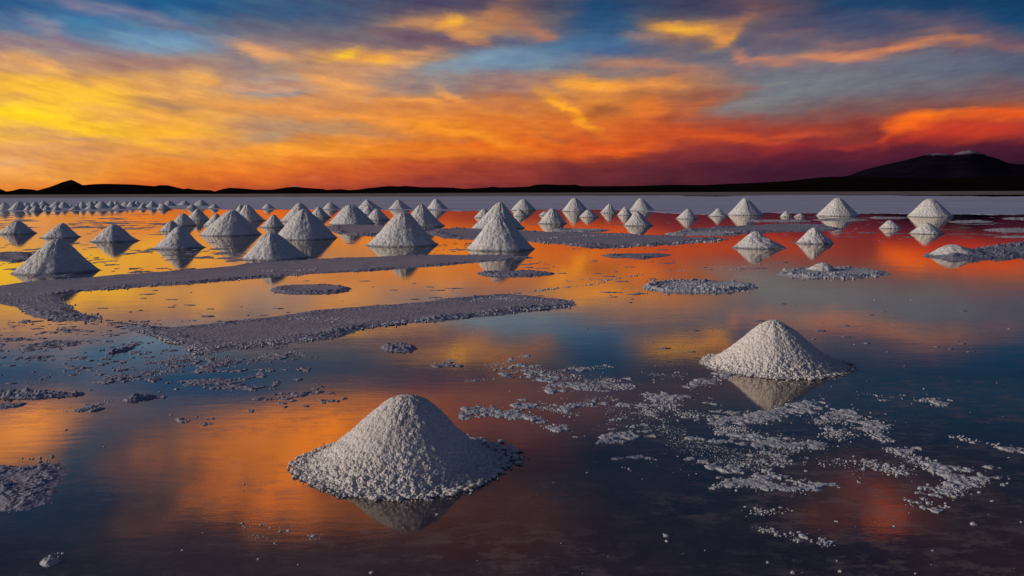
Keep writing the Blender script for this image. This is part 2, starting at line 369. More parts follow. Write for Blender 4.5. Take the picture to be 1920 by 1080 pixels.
def salt_material(name, c0, c1, rough=0.9, bump=0.02, scale=45.0, spec=0.3, damp=0.0):
    m, t = material(name); g = G(t)
    pos = g.n('ShaderNodeNewGeometry').outputs['Position']
    big = g.noise(pos, 2.3, 5, 0.6)
    fine = g.noise(pos, scale, 5, 0.65)
    vor = g.n('ShaderNodeTexVoronoi'); vor.inputs['Scale'].default_value = scale * 0.55; g.l(pos, vor.inputs['Vector'])
    f = g.math('ADD', g.math('MULTIPLY', big, 0.6), g.math('MULTIPLY', fine, 0.4))
    col = g.ramp(f, [(0.36, c1), (0.62, c0)])
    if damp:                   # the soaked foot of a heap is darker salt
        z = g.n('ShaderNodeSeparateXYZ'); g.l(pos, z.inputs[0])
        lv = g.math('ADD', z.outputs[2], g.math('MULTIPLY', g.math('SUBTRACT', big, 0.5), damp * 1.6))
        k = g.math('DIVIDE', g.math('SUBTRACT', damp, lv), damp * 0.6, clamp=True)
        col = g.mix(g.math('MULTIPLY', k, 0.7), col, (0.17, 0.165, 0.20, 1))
    h = g.math('SUBTRACT', g.math('MULTIPLY', fine, 1.0), g.math('MULTIPLY', vor.outputs['Distance'], 0.8))
    b = g.n('ShaderNodeBump'); b.inputs['Strength'].default_value = 0.9; b.inputs['Distance'].default_value = bump
    g.l(h, b.inputs['Height'])
    p = g.n('ShaderNodeBsdfPrincipled'); g.l(col, p.inputs['Base Color'])
    p.inputs['Roughness'].default_value = rough; p.inputs['Specular IOR Level'].default_value = spec
    g.l(b.outputs[0], p.inputs['Normal'])
    g.l(p.outputs[0], g.n('ShaderNodeOutputMaterial').inputs[0])
    return m

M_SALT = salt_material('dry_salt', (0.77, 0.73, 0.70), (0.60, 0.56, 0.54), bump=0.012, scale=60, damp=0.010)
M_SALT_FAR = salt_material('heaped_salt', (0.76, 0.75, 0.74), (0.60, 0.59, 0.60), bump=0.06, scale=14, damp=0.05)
M_CRUST = salt_material('damp_salt_crust', (0.34, 0.34, 0.42), (0.21, 0.21, 0.29), rough=0.62, bump=0.007, scale=40, spec=0.45)
M_CRUMB = salt_material('loose_salt', (0.55, 0.56, 0.61), (0.34, 0.35, 0.41), bump=0.006, scale=90)

# brine over the salt pan: a mirror that weakens as one looks down into it
def water_material():
    m, t = material('brine'); g = G(t)
    pos = g.n('ShaderNodeNewGeometry').outputs['Position']
    mp = g.n('ShaderNodeMapping'); mp.inputs['Rotation'].default_value = (0, 0, math.radians(12)); mp.inputs['Scale'].default_value = (0.55, 1.6, 1.0); g.l(pos, mp.inputs[0])
    rip = g.noise(mp.outputs[0], 9.0, 4, 0.6)
    swell = g.noise(mp.outputs[0], 1.1, 3, 0.5)
    h = g.math('ADD', g.math('MULTIPLY', rip, 0.00032), g.math('MULTIPLY', swell, 0.0012))
    grit = g.noise(pos, 60.0, 3, 0.6)
    h = g.math('ADD', h, g.math('MULTIPLY', grit, 0.00012))
    b = g.n('ShaderNodeBump'); b.inputs['Strength'].default_value = 1.0; b.inputs['Distance'].default_value = 1.0; g.l(h, b.inputs['Height'])
    # salt and silt lying under the water
    bed = g.noise(pos, 3.2, 8, 0.7)
    bed2 = g.noise(pos, 22.0, 6, 0.7)
    f = g.math('ADD', g.math('MULTIPLY', bed, 0.65), g.math('MULTIPLY', bed2, 0.35))
    col = g.ramp(f, [(0.34, (0.012, 0.012, 0.024)), (0.52, (0.036, 0.030, 0.042)), (0.70, (0.085, 0.066, 0.072))])
    # thin crust just under or at the surface, which breaks up the mirror near the camera
    mp3 = g.n('ShaderNodeMapping'); mp3.inputs['Rotation'].default_value = (0, 0, math.radians(-8)); mp3.inputs['Scale'].default_value = (0.6, 1.0, 1.0); g.l(pos, mp3.inputs[0])
    area = g.math('DIVIDE', g.math('SUBTRACT', g.noise(mp3.outputs[0], 0.8, 4, 0.6), 0.41), 0.12, clamp=True)
    lace = g.math('DIVIDE', g.math('SUBTRACT', g.noise(mp3.outputs[0], 7.0, 10, 0.78), 0.50), 0.07, clamp=True)
    yy = g.n('ShaderNodeSeparateXYZ'); g.l(pos, yy.inputs[0])
    near = g.math('SUBTRACT', 1.0, g.math('DIVIDE', g.math('SUBTRACT', yy.outputs[1], 7.0), 7.0, clamp=True))
    film = g.math('MULTIPLY', g.math('MULTIPLY', area, lace), near)
    col = g.mix(g.math('MULTIPLY', film, 0.85), col, (0.150, 0.115, 0.120, 1))
    dif = g.n('ShaderNodeBsdfDiffuse'); g.l(col, dif.inputs[0])
    gl = g.n('ShaderNodeBsdfGlossy'); gl.inputs[0].default_value = (0.97, 0.88, 0.78, 1)
    g.l(b.outputs[0], gl.inputs['Normal'])
    rr = g.math('ADD', 0.006, g.math('MULTIPLY', g.noise(pos, 0.9, 5, 0.6), 0.035)); g.l(rr, gl.inputs['Roughness'])
    lw = g.n('ShaderNodeLayerWeight'); lw.inputs[0].default_value = 0.5
    mr = g.n('ShaderNodeFloatCurve'); c = mr.mapping.curves[0].points    # facing = 1 - cos(incidence) = 1 - sin(slant)
    c[0].location = (0.0, 0.10); c[1].location = (1.0, 0.96)
    for e, r in ((45, .16), (25, .26), (17.5, .35), (12, .51), (8.5, .67), (3.5, .86)):
        c.new(1 - math.sin(math.radians(e)), r)
    mr.mapping.update()
    g.l(lw.outputs['Facing'], mr.inputs['Value'])
    mx = g.n('ShaderNodeMixShader'); g.l(g.math('MULTIPLY', mr.outputs[0], g.math('SUBTRACT', 1.0, g.math('MULTIPLY', film, 0.30))), mx.inputs[0]); g.l(dif.outputs[0], mx.inputs[1]); g.l(gl.outputs[0], mx.inputs[2])
    g.l(mx.outputs[0], g.n('ShaderNodeOutputMaterial').inputs[0])
    return m
M_WATER = water_material()

# ------------------------------------------------------------------ setting
def plane(name, x0, x1, y0, y1, z, mat, nx=2, ny=2):
    xs = np.linspace(x0, x1, nx); ys = np.linspace(y0, y1, ny)
    X, Y = np.meshgrid(xs, ys)
    v = np.stack([X.ravel(), Y.ravel(), np.full(X.size, z)], -1)
    return tag(mesh_obj(name, v, grid_faces(ny, nx), mat, smooth=False), kind='structure')
plane('water', -400, 400, -60, 400, 0.0, M_WATER)

# dry far side of the salt pan, with an uneven waterline
def shore_y(u):      # photo pixel row of the waterline at photo column u
    return np.interp(u, [-400, 0, 200, 330, 440, 560, 700, 870, 985, 1130, 1200, 1290, 1370, 1440, 1640, 1760, 1840, 1920, 2300],
                     [396.5, 396.5, 396, 392, 393, 393, 394, 396, 394, 393, 396, 402, 402, 399.5, 400.5, 401.5, 402.5, 402, 401])
us = np.linspace(-420, 2340, 1100)
rows = np.concatenate([[0, .25, .5, .8, 1.2], np.linspace(2, 34, 40)])
ud, rd = np.meshgrid(us, rows)
base_y = shore_y(ud) + 1.3 * (fbm(p3(ud, rd * 0, s=0.045), 5, 5).reshape(ud.shape) - 0.5) * 2
yy = base_y - rd
ROLLY = 360.5 - (ud - 960) * math.tan(ROLL) * 1.0
yy = np.maximum(yy, ROLLY + 2.6 + 0.0 * rd)
gp = ground(ud, yy)
zz = np.where(rd < 0.2, -0.05, 0.02 + 0.006 * np.minimum(rd, 2) * fbm(p3(ud, rd, s=0.4), 3, 8).reshape(ud.shape))
vv = np.concatenate([gp.reshape(-1, 2), zz.reshape(-1, 1)], -1)
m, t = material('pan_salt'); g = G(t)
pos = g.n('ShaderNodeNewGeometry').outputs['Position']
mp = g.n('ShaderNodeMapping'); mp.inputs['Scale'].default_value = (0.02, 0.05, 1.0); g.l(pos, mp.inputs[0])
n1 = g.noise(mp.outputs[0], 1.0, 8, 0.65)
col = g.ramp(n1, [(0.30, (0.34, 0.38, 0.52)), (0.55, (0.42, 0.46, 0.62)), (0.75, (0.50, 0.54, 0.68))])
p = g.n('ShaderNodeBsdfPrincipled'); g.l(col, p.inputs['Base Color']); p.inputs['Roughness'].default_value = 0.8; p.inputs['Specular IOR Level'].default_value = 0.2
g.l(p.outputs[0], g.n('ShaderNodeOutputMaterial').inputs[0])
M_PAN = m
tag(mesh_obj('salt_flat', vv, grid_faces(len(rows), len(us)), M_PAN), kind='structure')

# the far shore: low ground streaked with dark mud and pale salt
m, t = material('shore_mud'); g = G(t)
pos = g.n('ShaderNodeNewGeometry').outputs['Position']
mp = g.n('ShaderNodeMapping'); mp.inputs['Scale'].default_value = (0.004, 0.06, 1.0); g.l(pos, mp.inputs[0])
n1 = g.noise(mp.outputs[0], 1.0, 9, 0.6)
mp2 = g.n('ShaderNodeMapping'); mp2.inputs['Scale'].default_value = (0.02, 0.05, 1.0); g.l(pos, mp2.inputs[0])
n2 = g.noise(mp2.outputs[0], 1.0, 8, 0.7)
f = g.math('ADD', g.math('MULTIPLY', n1, 0.7), g.math('MULTIPLY', n2, 0.3))
col = g.ramp(f, [(0.40, (0.015, 0.010, 0.014)), (0.48, (0.06, 0.045, 0.05)), (0.54, (0.20, 0.16, 0.15)), (0.66, (0.30, 0.26, 0.25))])
p = g.n('ShaderNodeBsdfPrincipled'); g.l(col, p.inputs['Base Color']); p.inputs['Roughness'].default_value = 0.95
g.l(p.outputs[0], g.n('ShaderNodeOutputMaterial').inputs[0])
M_SHORE = m
us2 = np.linspace(-420, 2340, 700)
vs = []
rr = np.array([0, 0.15, 1.0, 2.0, 3.0, 4.0, 5.0, 6.0])
hor = 360.5 + (960 - us2) * math.tan(ROLL)
dist = [335, 345, 380, 420, 650, 1000, 1700, 3200]
for k, dd in enumerate(dist):
    yk = hor + F * CAM_H / dd * (1.0)
    q = ground(us2, yk)
    wob = 1 + 0.10 * (fbm(p3(us2, us2 * 0, s=0.02), 4, 11) - 0.5) * (1 if k < 2 else 0)
    q = q * wob[:, None]
    z = np.full(len(us2), -0.3 if k == 0 else 0.10 + 0.02 * k)
    vs.append(np.concatenate([q, z[:, None]], -1))
tag(mesh_obj('far_shore', np.concatenate(vs), grid_faces(len(dist), len(us2)), M_SHORE), kind='structure')

# ------------------------------------------------------------------ hills
def hill_material(name, c0, c1, snow=None):
    m, t = material(name); g = G(t)
    pos = g.n('ShaderNodeNewGeometry').outputs['Position']
    n = g.noise(pos, 0.004, 8, 0.65)
    col = g.ramp(n, [(0.35, c0), (0.65, c1)])
    if snow:
        z = g.n('ShaderNodeSeparateXYZ'); g.l(pos, z.inputs[0])
        nn = g.noise(pos, 0.011, 8, 0.8)
        lim = g.math('ADD', z.outputs[2], g.math('MULTIPLY', g.math('SUBTRACT', nn, 0.5), snow[1]))
        k = g.math('DIVIDE', g.math('SUBTRACT', lim, snow[0]), snow[2], clamp=True)
        col = g.mix(k, col, (0.24, 0.20, 0.24, 1))
    p = g.n('ShaderNodeBsdfPrincipled'); g.l(col, p.inputs['Base Color']); p.inputs['Roughness'].default_value = 1.0
    p.inputs['Specular IOR Level'].default_value = 0.0
    g.l(p.outputs[0], g.n('ShaderNodeOutputMaterial').inputs[0])
    return m
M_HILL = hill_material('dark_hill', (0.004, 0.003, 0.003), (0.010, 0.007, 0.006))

def ridge(name, prof, dist, depth, mat, seed=0, rough=0.08, nv=27):
    xs = np.array([q[0] for q in prof], float); ys = np.array([q[1] for q in prof], float)
    u = np.linspace(xs[0], xs[-1], int((xs[-1] - xs[0]) / 1.6))
    y = np.interp(u, xs, ys)
    d = ray(u, y)
    hz = np.hypot(d[:, 0], d[:, 1])
    H = CAM_H + d[:, 2] / hz * dist                # crest height
    kk = np.exp(-np.linspace(-2.5, 2.5, 61) ** 2); kk /= kk.sum()
    Hs = np.convolve(np.pad(H, 30, mode='edge'), kk, mode='valid')
    dirs = d[:, :2] / hz[:, None]
    out = []
    for k in range(nv):
        s = k / (nv - 1) * 2 - 1                   # -1 front foot .. 0 crest .. 1 back foot
        a = 1 - abs(s)
        R = dist + s * depth
        P = dirs * R
        prof_h = a ** 1.15
        nz = fbm(p3(P[:, 0], P[:, 1], s=1 / (depth * 0.22)), 5, seed) - 0.5
        z = (H * a ** 9 + Hs * (1 - a ** 9)) * prof_h * (1 + (rough * 6 * nz * (1 - a) if s < 0 else 0))
        z = np.minimum(z, H * (R / dist) * 0.999) if s != 0 else H
        if k in (0, nv - 1): z = np.full(len(u), -2.0)
        out.append(np.concatenate([P, z[:, None]], -1))
    return mesh_obj(name, np.concatenate(out), grid_faces(nv, len(u)), mat)

HILLS = [(-240,352),(-160,344),(-80,350),(0,354),(12,359),(25,357),(38,353.5),(60,355),(70,357),(95,350),(118,341),(126,339),(133,337),(138,338.5),(145,342),(155,347),(180,345),(200,344.5),(250,346),(290,349),(300,347),(315,347.5),(330,351),(345,354.5),(352,353),(365,355.5),(380,356),(395,356.5),(402,359),(415,355),(430,352),(450,353),(480,355.5),
 (510,355.5),(520,354),(540,351),(552,350),(565,351.5),(585,353),(605,354),(612,356),(640,354.5),(655,356.5),(675,355),(690,352.5),(700,352),(715,350),(730,348.8),(745,349.5),(760,348.5),(790,351),(830,351),(850,352),(870,354),(905,352),(925,350),(935,351.5),(960,351),
 (990,350),(1005,346.5),(1020,345.5),(1040,346),(1060,346.8),(1078,346),(1090,349),(1130,349),(1200,348.5),(1240,347),(1260,346.5),(1320,347),(1370,344.5),(1410,343),(1440,341.5),(1480,339),(1510,335.5),(1535,333),(1560,331.5),(1600,331),(1650,332),(1690,334.5),(1740,335),(1800,334),(1860,331),(1920,330),(2000,329),(2150,334)]
hr = np.random.default_rng(3)
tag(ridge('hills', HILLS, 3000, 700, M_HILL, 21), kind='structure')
VOLC = [(1540,336),(1590,329.5),(1605,324),(1620,318.5),(1650,311),(1672,306),(1690,302),(1715,295.5),(1735,290),(1742,288.4),(1752,287.6),(1760,287.2),(1768,288),(1778,289),(1787,290),(1793,286.5),(1800,285),(1806,283),(1812,282.6),(1820,281.2),(1828,283),(1838,286.5),(1850,292),(1862,295),(1872,297.5),(1880,302),(1890,306),(1905,307.5),(1925,308),(1960,314),(2010,321),(2100,331)]
zt = 1.0
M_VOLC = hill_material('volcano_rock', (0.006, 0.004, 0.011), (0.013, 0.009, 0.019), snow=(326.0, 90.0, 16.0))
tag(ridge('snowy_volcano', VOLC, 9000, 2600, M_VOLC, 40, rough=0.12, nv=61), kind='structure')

# small white hut on the hill crest
d = ray(552.0, 350.4); hz = math.hypot(d[0], d[1]); hut_p = d[:2] / hz * 2985
hut_z = CAM_H + d[2] / hz * 2985 - 3.5
m, t = material('white_plaster'); g = G(t)
p = g.n('ShaderNodeBsdfPrincipled'); p.inputs['Base Color'].default_value = (0.8, 0.78, 0.76, 1); g.l(p.outputs[0], g.n('ShaderNodeOutputMaterial').inputs[0])
M_PLASTER = m
hut = bpy.data.objects.new('hut', None); scene.collection.objects.link(hut); hut.location = (hut_p[0], hut_p[1], hut_z)
tag(hut, 'tiny white building on the crest of the dark hills', 'hut')
def box(x0, x1, y0, y1, z0, z1):
    v = [(x, y, z) for z in (z0, z1) for y in (y0, y1) for x in (x0, x1)]
    f = [(0, 2, 3, 1), (4, 5, 7, 6), (0, 1, 5, 4), (2, 6, 7, 3), (0, 4, 6, 2), (1, 3, 7, 5)]
    return v, f
v, f = box(-7, 7, -3, 3, -4, 4.5); mesh_obj('wall', np.array(v), f, M_PLASTER, hut, smooth=False)
rv = [(-7.6, -3.6, 4.5), (7.6, -3.6, 4.5), (7.6, 3.6, 4.5), (-7.6, 3.6, 4.5), (-7.6, 0, 6.4), (7.6, 0, 6.4)]
mesh_obj('roof', np.array(rv), [(0, 1, 5, 4), (2, 3, 4, 5), (0, 4, 3), (1, 2, 5), (0, 3, 2, 1)], M_PLASTER, hut, smooth=False)

# ------------------------------------------------------------------ salt piles
def salt_pile(name, xl, xr, yc, xt, yt, label, group='heaps of raked salt standing in the brine', seed=0, res=1, blunt=0.16, flare=0.25, lump=0.0, foot=0.0, mat=None, ragged=0.0):
    gl_, gr_ = ground(xl, yc), ground(xr, yc)
    c = (gl_ + gr_) / 2
    R = np.linalg.norm(gr_ - gl_) / 2
    d = ray(xt, yt)
    k = c[1] / d[1]
    H = CAM_H + d[2] * k
    off = d[0] * k - c[0]
    nt_, nr_ = (res * 56, res * 26) if res < 8 else (760, 330)
    th = np.linspace(0, 2 * math.pi, nt_, endpoint=False)
    rho = np.linspace(0, 1.12, nr_) if res < 8 else np.linspace(0, 1.16, nr_)
    T, P = np.meshgrid(th, rho)
    ct, st = np.cos(T), np.sin(T)
    low = fbm(p3(ct * 1.3, st * 1.3, P * 0.3) + seed * 7.1, 3, seed).reshape(T.shape) - 0.5
    rim = 1 + 0.16 * low * (0.3 + P)
    # straight flanks, a blunt tip and a foot that flares out
    e = blunt
    cone = 1 - (np.sqrt(P ** 2 + e * e) - e) / (math.sqrt(1 + e * e) - e)
    z = np.clip(cone, 0, 1) ** (1 + flare) - np.clip(P - 1, 0, 1) * 0.5
    X = R * P * ct * rim; Y = R * P * st * rim
    gul = fbm(p3(ct * 4.2, st * 4.2, P * 0.9) + seed * 3.3, 4, seed + 9).reshape(T.shape) - 0.5
    Z = H * z * (1 + 0.0 * low) + H * (0.10 if res < 8 else 0.05) * gul * np.clip(P * 3, 0, 1) * (0.3 + z)
    q = p3(X, Y, Z)
    Z = Z + ((fbm(q * (9 / R) * 0.5 + seed, 4, seed + 3) - 0.5) * H * 0.05).reshape(T.shape)
    if ragged:
        rg = fbm(q * (2.6 / R) + seed, 4, seed + 31).reshape(T.shape) - 0.5
        Z = Z + H * ragged * rg * (0.25 + np.clip(P * 1.4, 0, 1)) * np.clip(1.25 - P, 0, 1)
        X = X + R * ragged * 0.4 * rg
    w = np.clip(z, 0, 1) ** 1.2
    X = X + off * w
    if lump:
        q = p3(X, Y, Z)
        for sc, am, sd in ((1 / (lump * 2.6), 1.1, 5), (1 / lump, 0.75, 6), (1 / (lump * 0.5), 0.42, 7)):
            dd, rid = worley(q * sc + seed, seed + sd)
            dome = (np.clip(1 - dd ** 2 * 1.5, 0, 1) * (0.4 + 0.6 * rid)).reshape(T.shape)
            amp = lump * am * (0.40 + foot * np.clip((P - 0.55) * 2.2, 0, 1))
            slope = math.atan2(H, R)
            nx, nz_ = math.sin(slope), math.cos(slope)
            tip = np.clip(P * 4, 0, 1)
            X = X + amp * dome * nx * ct * tip; Y = Y + amp * dome * nx * st * tip; Z = Z + amp * dome * nz_ - amp * 0.25
    v = np.stack([X.ravel(), Y.ravel(), Z.ravel()], -1)
    o = mesh_obj(name, v, grid_faces(nr_, nt_, wrap=True), mat or M_SALT_FAR)
    o.location = (c[0], c[1], 0)
    tag(o, label, 'salt pile', group)
    return o, c, R, H, off

PILES = [
 # xl, xr, yc, xt, yt, label, extras
 (687,823,459,756,396,'large pale salt cone in the middle, just left of the picture centre',dict(res=3)),
 (872,1005,467,935,406,'large salt cone right of centre, the nearer of two standing one behind the other',dict(res=3)),
 (883,984,428,937,380,'salt cone half hidden behind the large cone right of centre',dict(res=2)),
 (515,632,447,570,392,'broad salt cone with rounded shoulder, behind the low heap by the long crust bar',dict(res=3)),
 (378,487,440,436,392,'broad grey salt cone with bluish reflection, left of the two overlapping ones',dict(res=3)),
 (455,578,484,508,435,'low wide salt heap touching the far edge of the long crust bar',dict(res=3)),
 (33,176,509,107,447,'largest salt cone at the left, right foot trailing into the orange water',dict(res=3)),
 (285,385,465,337,424,'dark grey cone with thin pointed feet on both sides, left of the broad cones',dict(res=2,flare=.45)),
 (172,256,452,213,420,'lone grey salt cone in yellow water, third along the left row of single cones',dict(res=2,flare=.35)),
 (78,150,445,117,418,'grey salt cone peeking out right behind the largest left cone',dict(res=2,flare=.35)),
 (0,66,438,32,413,'grey salt cone at the left edge of the picture with full mirror image',dict(res=2,flare=.3)),
 (618,702,420,657,383,'steep salt cone standing behind a small crust patch, left of the large middle cone',dict(res=2,flare=.05)),
 (748,835,424,790,383,'salt cone partly hidden behind the right flank of the large middle cone',dict(res=2)),
 (888,930,408,907,392,'small salt pile showing only its left flank beside the half hidden cone',{}),
 (1008,1064,419,1036,390,'salt cone with a brownish dirty tip in orange water',dict(res=2)),
 (1009,1040,404,1022,396,'scrap of a pale salt pile behind the dirty tipped cone',{}),
 (1052,1106,396,1077,371,'tall pale salt cone on the waterline between two dirtier small ones',dict(res=2,blunt=.3)),
 (1085,1124,407,1103,393,'small pale salt heap in front of the tall waterline cone',{}),
 (1124,1159,399,1143,382,'small bright cone alone at the waterline, right of the tall waterline cone',{}),
 (1157,1187,403.5,1172,388,'small salt cone left of the taller one that overlaps it on the waterline',{}),
 (1179,1228,395,1201,371,'pale salt cone on the waterline rising over two smaller cones',dict(res=2)),
 (1168,1226,423,1194,396,'sharp salt cone with clear mirror image, in front of the overlapping waterline cones',dict(res=2,flare=.4)),
 (1266,1310,410,1290,391,'single small sharp cone mirrored in dark red water below the white salt bank',dict(res=2)),
 (1327,1367,405.5,1347,390.5,'small salt cone just left of a much larger pale cone',dict(res=2)),
 (1363,1433,403,1397,371,'large pale cone with its small neighbour on the left, right half of the far row',dict(res=2,flare=.15)),
 (1462,1486,406.5,1474,396,'tiny bright diamond shaped salt cone with its reflection, the bigger of the tiny pair',{}),
 (1488,1511,407,1500,400,'tiny low salt heap, the smaller of the tiny pair',{}),
 (1530,1611,404.5,1571,370.5,'large smooth pale cone on the dark waterline, left of the two at the right',dict(res=2,flare=.12)),
 (1702,1786,406,1744,372.5,'large smooth pale cone at the far right of the row, dark water beside it',dict(res=2,flare=.12)),
 (1648,1691,428,1668,413,'small rounded salt heap in purple water between two large far cones',dict(res=2,blunt=.3)),
 (1706,1769,438,1737,417,'salt cone directly in front of the far right large cone',dict(res=2,blunt=.25)),
 (1371,1472,464,1416,434,'crumbling bluish salt heap with ragged lumpy face',dict(res=4,ragged=.42,blunt=.25)),
 (1492,1562,456,1526,427,'steep crumbling salt heap with hollowed front, right of the ragged one',dict(res=4,ragged=.38,flare=.1)),
 (1741,1838,480,1785,458.5,'low rounded salt mound joined to the crust ridge at the right edge',dict(res=4,ragged=.2,blunt=.5,flare=0)),
 (1506,1572,508,1544,492,'very low salt mound on an oval crust patch',dict(res=3,ragged=.25,blunt=.5)),
 (958,1006,394,981,373.5,'pale cone with a split ridge on the flat, behind the pair right of centre',dict(res=2)),
 (961,991,405,974,392,'tiny dirty heap at the foot of the split ridge cone',{}),
 (727,773,392.5,747,374.5,'distant grey cone alone on the blue flat above the large middle cone',dict(res=2)),
 (799,843,392.5,817,372.5,'distant cone on the blue flat, behind the right neighbour of the large middle one',dict(res=2)),
 (668,716,392.5,688,374,'distant cone with two dusky heaps in front of it',dict(res=2)),
 (674,708,402,690,386,'dusky small heap directly in front of a distant cone',{}),
 (686,731,412,706,391,'rounded grey heap in front of the dusky one, left of the large middle cone',dict(res=2)),
 (604,639,392.5,619,379,'small distant pyramid on the flat above the steep cone',{}),
 (578,620,408,597,388,'brownish grey cone with dark right side behind the broad rounded cone',dict(res=2)),
 (524,602,415,562,380,'tall cone mostly hidden behind the broad rounded cone, only tip and left flank showing',dict(res=2)),
 (489,537,426,514,402,'rounded small cone between the two broad grey cones',dict(res=2)),
 (491,516,391.5,502,382,'tiny lone cone on the flat between the clusters',{}),
 (438,497,414,463,383,'cone rising right behind the broad grey cone with bluish reflection',dict(res=2)),
 (436,466,405,451,383.5,'narrow sliver of a cone at the left shoulder of another, behind the broad grey',{}),
 (382,428,423,406,400,'small cone mostly hidden at the left flank of the broad grey cone',{}),
 (348,395,413,371,391.5,'cracked reddish grey cone, hindmost of the three crowded left ones',dict(res=2,blunt=.25)),
 (322,367,423,343,399.5,'dark cone in the middle of the three crowded left ones',dict(res=2)),
 (299,342,433,322,413,'low dark cone nearest of the three crowded left ones',dict(res=2)),
]
FRONT = [(-3,22,394.5,8,379),(18,50,394.5,36,377.5),(46,63,395,54,384.5),(57,78,396,68,385.5),(81,97,394.5,88,384.5),(74,86,391.5,79,384),(98,115,395,106,385.5),(131,149,394,140,385.5),(160,182,393,171,382.5),(212,236,392,222,383),(258,277,391.5,267,383),(294,319,392,305,382),(349,372,391.5,361,383),(390,413,391,402,382.5)]
BACK = [(42,58,386,50,379),(55,77,389,65,378.5),(73,92,386.5,81,377),(93,117,389,108,377.5),(109,132,390.5,119,378),(129,138,388,133,384),(140,150,392,145,380),(146,165,391,154,377.5),(162,179,385,170,377),(174,186,382.5,179,377),(177,204,391,190,377.5),(198,219,389.5,208,377),(209,229,389,218,376.5),(225,248,388,236,377.5),(238,258,388,246,377.5),(245,256,380.5,250,376),(250,266,386,257,377.5),(263,275,386,269,380),(272,299,389,286,376.5),(297,309,385.5,302,380),(306,330,386,317,376),(333,357,385,347,375.5),(362,391,386,377,375)]
ORD = ['leftmost','second','third','fourth','fifth','sixth','seventh','eighth','ninth','tenth','eleventh','twelfth','thirteenth','fourteenth','fifteenth','sixteenth','seventeenth','eighteenth','nineteenth','twentieth','twenty first','twenty second','twenty third']
for k, a in enumerate(FRONT):
    dark = ', dark sided' if k == 3 else ''
    PILES.append(a + ('tiny salt cone nearest the water in the far left row, %s from left%s' % (ORD[k], dark), dict(far=True)))
for k, a in enumerate(BACK):
    PILES.append(a + ('tiny salt cone standing back in the distant left row, %s from the left' % ORD[k], dict(far=True)))
for i, (xl, xr, yc, xt, yt, lab, kw) in enumerate(PILES):
    kw = dict(kw)
    far = kw.pop('far', False)
    vr = np.random.default_rng(500 + i)
    kw.setdefault('blunt', vr.uniform(.15, .36)); kw.setdefault('flare', vr.uniform(.0, .34)); kw.setdefault('ragged', vr.uniform(.02, .12))
    salt_pile('salt_pile', xl, xr, yc, xt, yt, lab, seed=i + 1,
              group='tiny cones of the distant left row' if far else 'heaps of raked salt standing in the brine', **kw)

# ------------------------------------------------------------------ loose lumps
def ico(sub):
    tt = (1 + 5 ** .5) / 2
    v = [(-1,tt,0),(1,tt,0),(-1,-tt,0),(1,-tt,0),(0,-1,tt),(0,1,tt),(0,-1,-tt),(0,1,-tt),(tt,0,-1),(tt,0,1),(-tt,0,-1),(-tt,0,1)]
    f = [(0,11,5),(0,5,1),(0,1,7),(0,7,10),(0,10,11),(1,5,9),(5,11,4),(11,10,2),(10,7,6),(7,1,8),(3,9,4),(3,4,2),(3,2,6),(3,6,8),(3,8,9),(4,9,5),(2,4,11),(6,2,10),(8,6,7),(9,8,1)]
    v = [np.array(q) / np.linalg.norm(q) for q in v]
    for _ in range(sub):
        cache = {}; nf = []
        def mid(a, b):
            k = (min(a, b), max(a, b))
            if k not in cache:
                q = v[a] + v[b]; v.append(q / np.linalg.norm(q)); cache[k] = len(v) - 1
            return cache[k]
        for a, b, c in f:
            ab, bc, ca = mid(a, b), mid(b, c), mid(c, a)
            nf += [(a, ab, ca), (b, bc, ab), (c, ca, bc), (ab, bc, ca)]
        f = nf
    return np.array(v), np.array(f)
rng = np.random.default_rng(11)
def variants(sub, n, rough):
    V, Fc = ico(sub); out = []
    for k in range(n):
        r = 1 + rough * (fbm(V * 1.6 + 9.1 * k, 3, 70 + k) - 0.5) * 2
        q = V * r[:, None]
        A = np.linalg.qr(rng.normal(size=(3, 3)))[0]
        q = (q * rng.uniform(0.75, 1.2, 3)) @ A.T
        out.append(q)
    return out, Fc
LV1, LF1 = variants(1, 14, 0.55)
LV2, LF2 = variants(2, 10, 0.6)
LV0, LF0 = variants(0, 10, 0.3)
def lumps(pos, rad, level=1, flat=0.7):
    V, Fc = {0: (LV0, LF0), 1: (LV1, LF1), 2: (LV2, LF2)}[level]
    n = len(pos); nv = len(V[0])
    which = rng.integers(0, len(V), n)
    ang = rng.uniform(0, 2 * math.pi, n)
    B = np.stack(V)[which]
    c, s = np.cos(ang)[:, None], np.sin(ang)[:, None]
    X = B[..., 0] * c - B[..., 1] * s; Y = B[..., 0] * s + B[..., 1] * c; Z = B[..., 2] * flat
    sx = rng.uniform(0.8, 1.5, n)[:, None]
    P = np.stack([X * sx, Y, Z], -1) * rad[:, None, None] + pos[:, None, :]
    Fa = (Fc[None] + (np.arange(n) * nv)[:, None, None]).reshape(-1, 3)
    return P.reshape(-1, 3), Fa
def join(parts):
    vs, fs, o = [], [], 0
    for v, f in parts:
        vs.append(v); fs.append(f + o); o += len(v)
    return np.concatenate(vs), np.concatenate(fs)

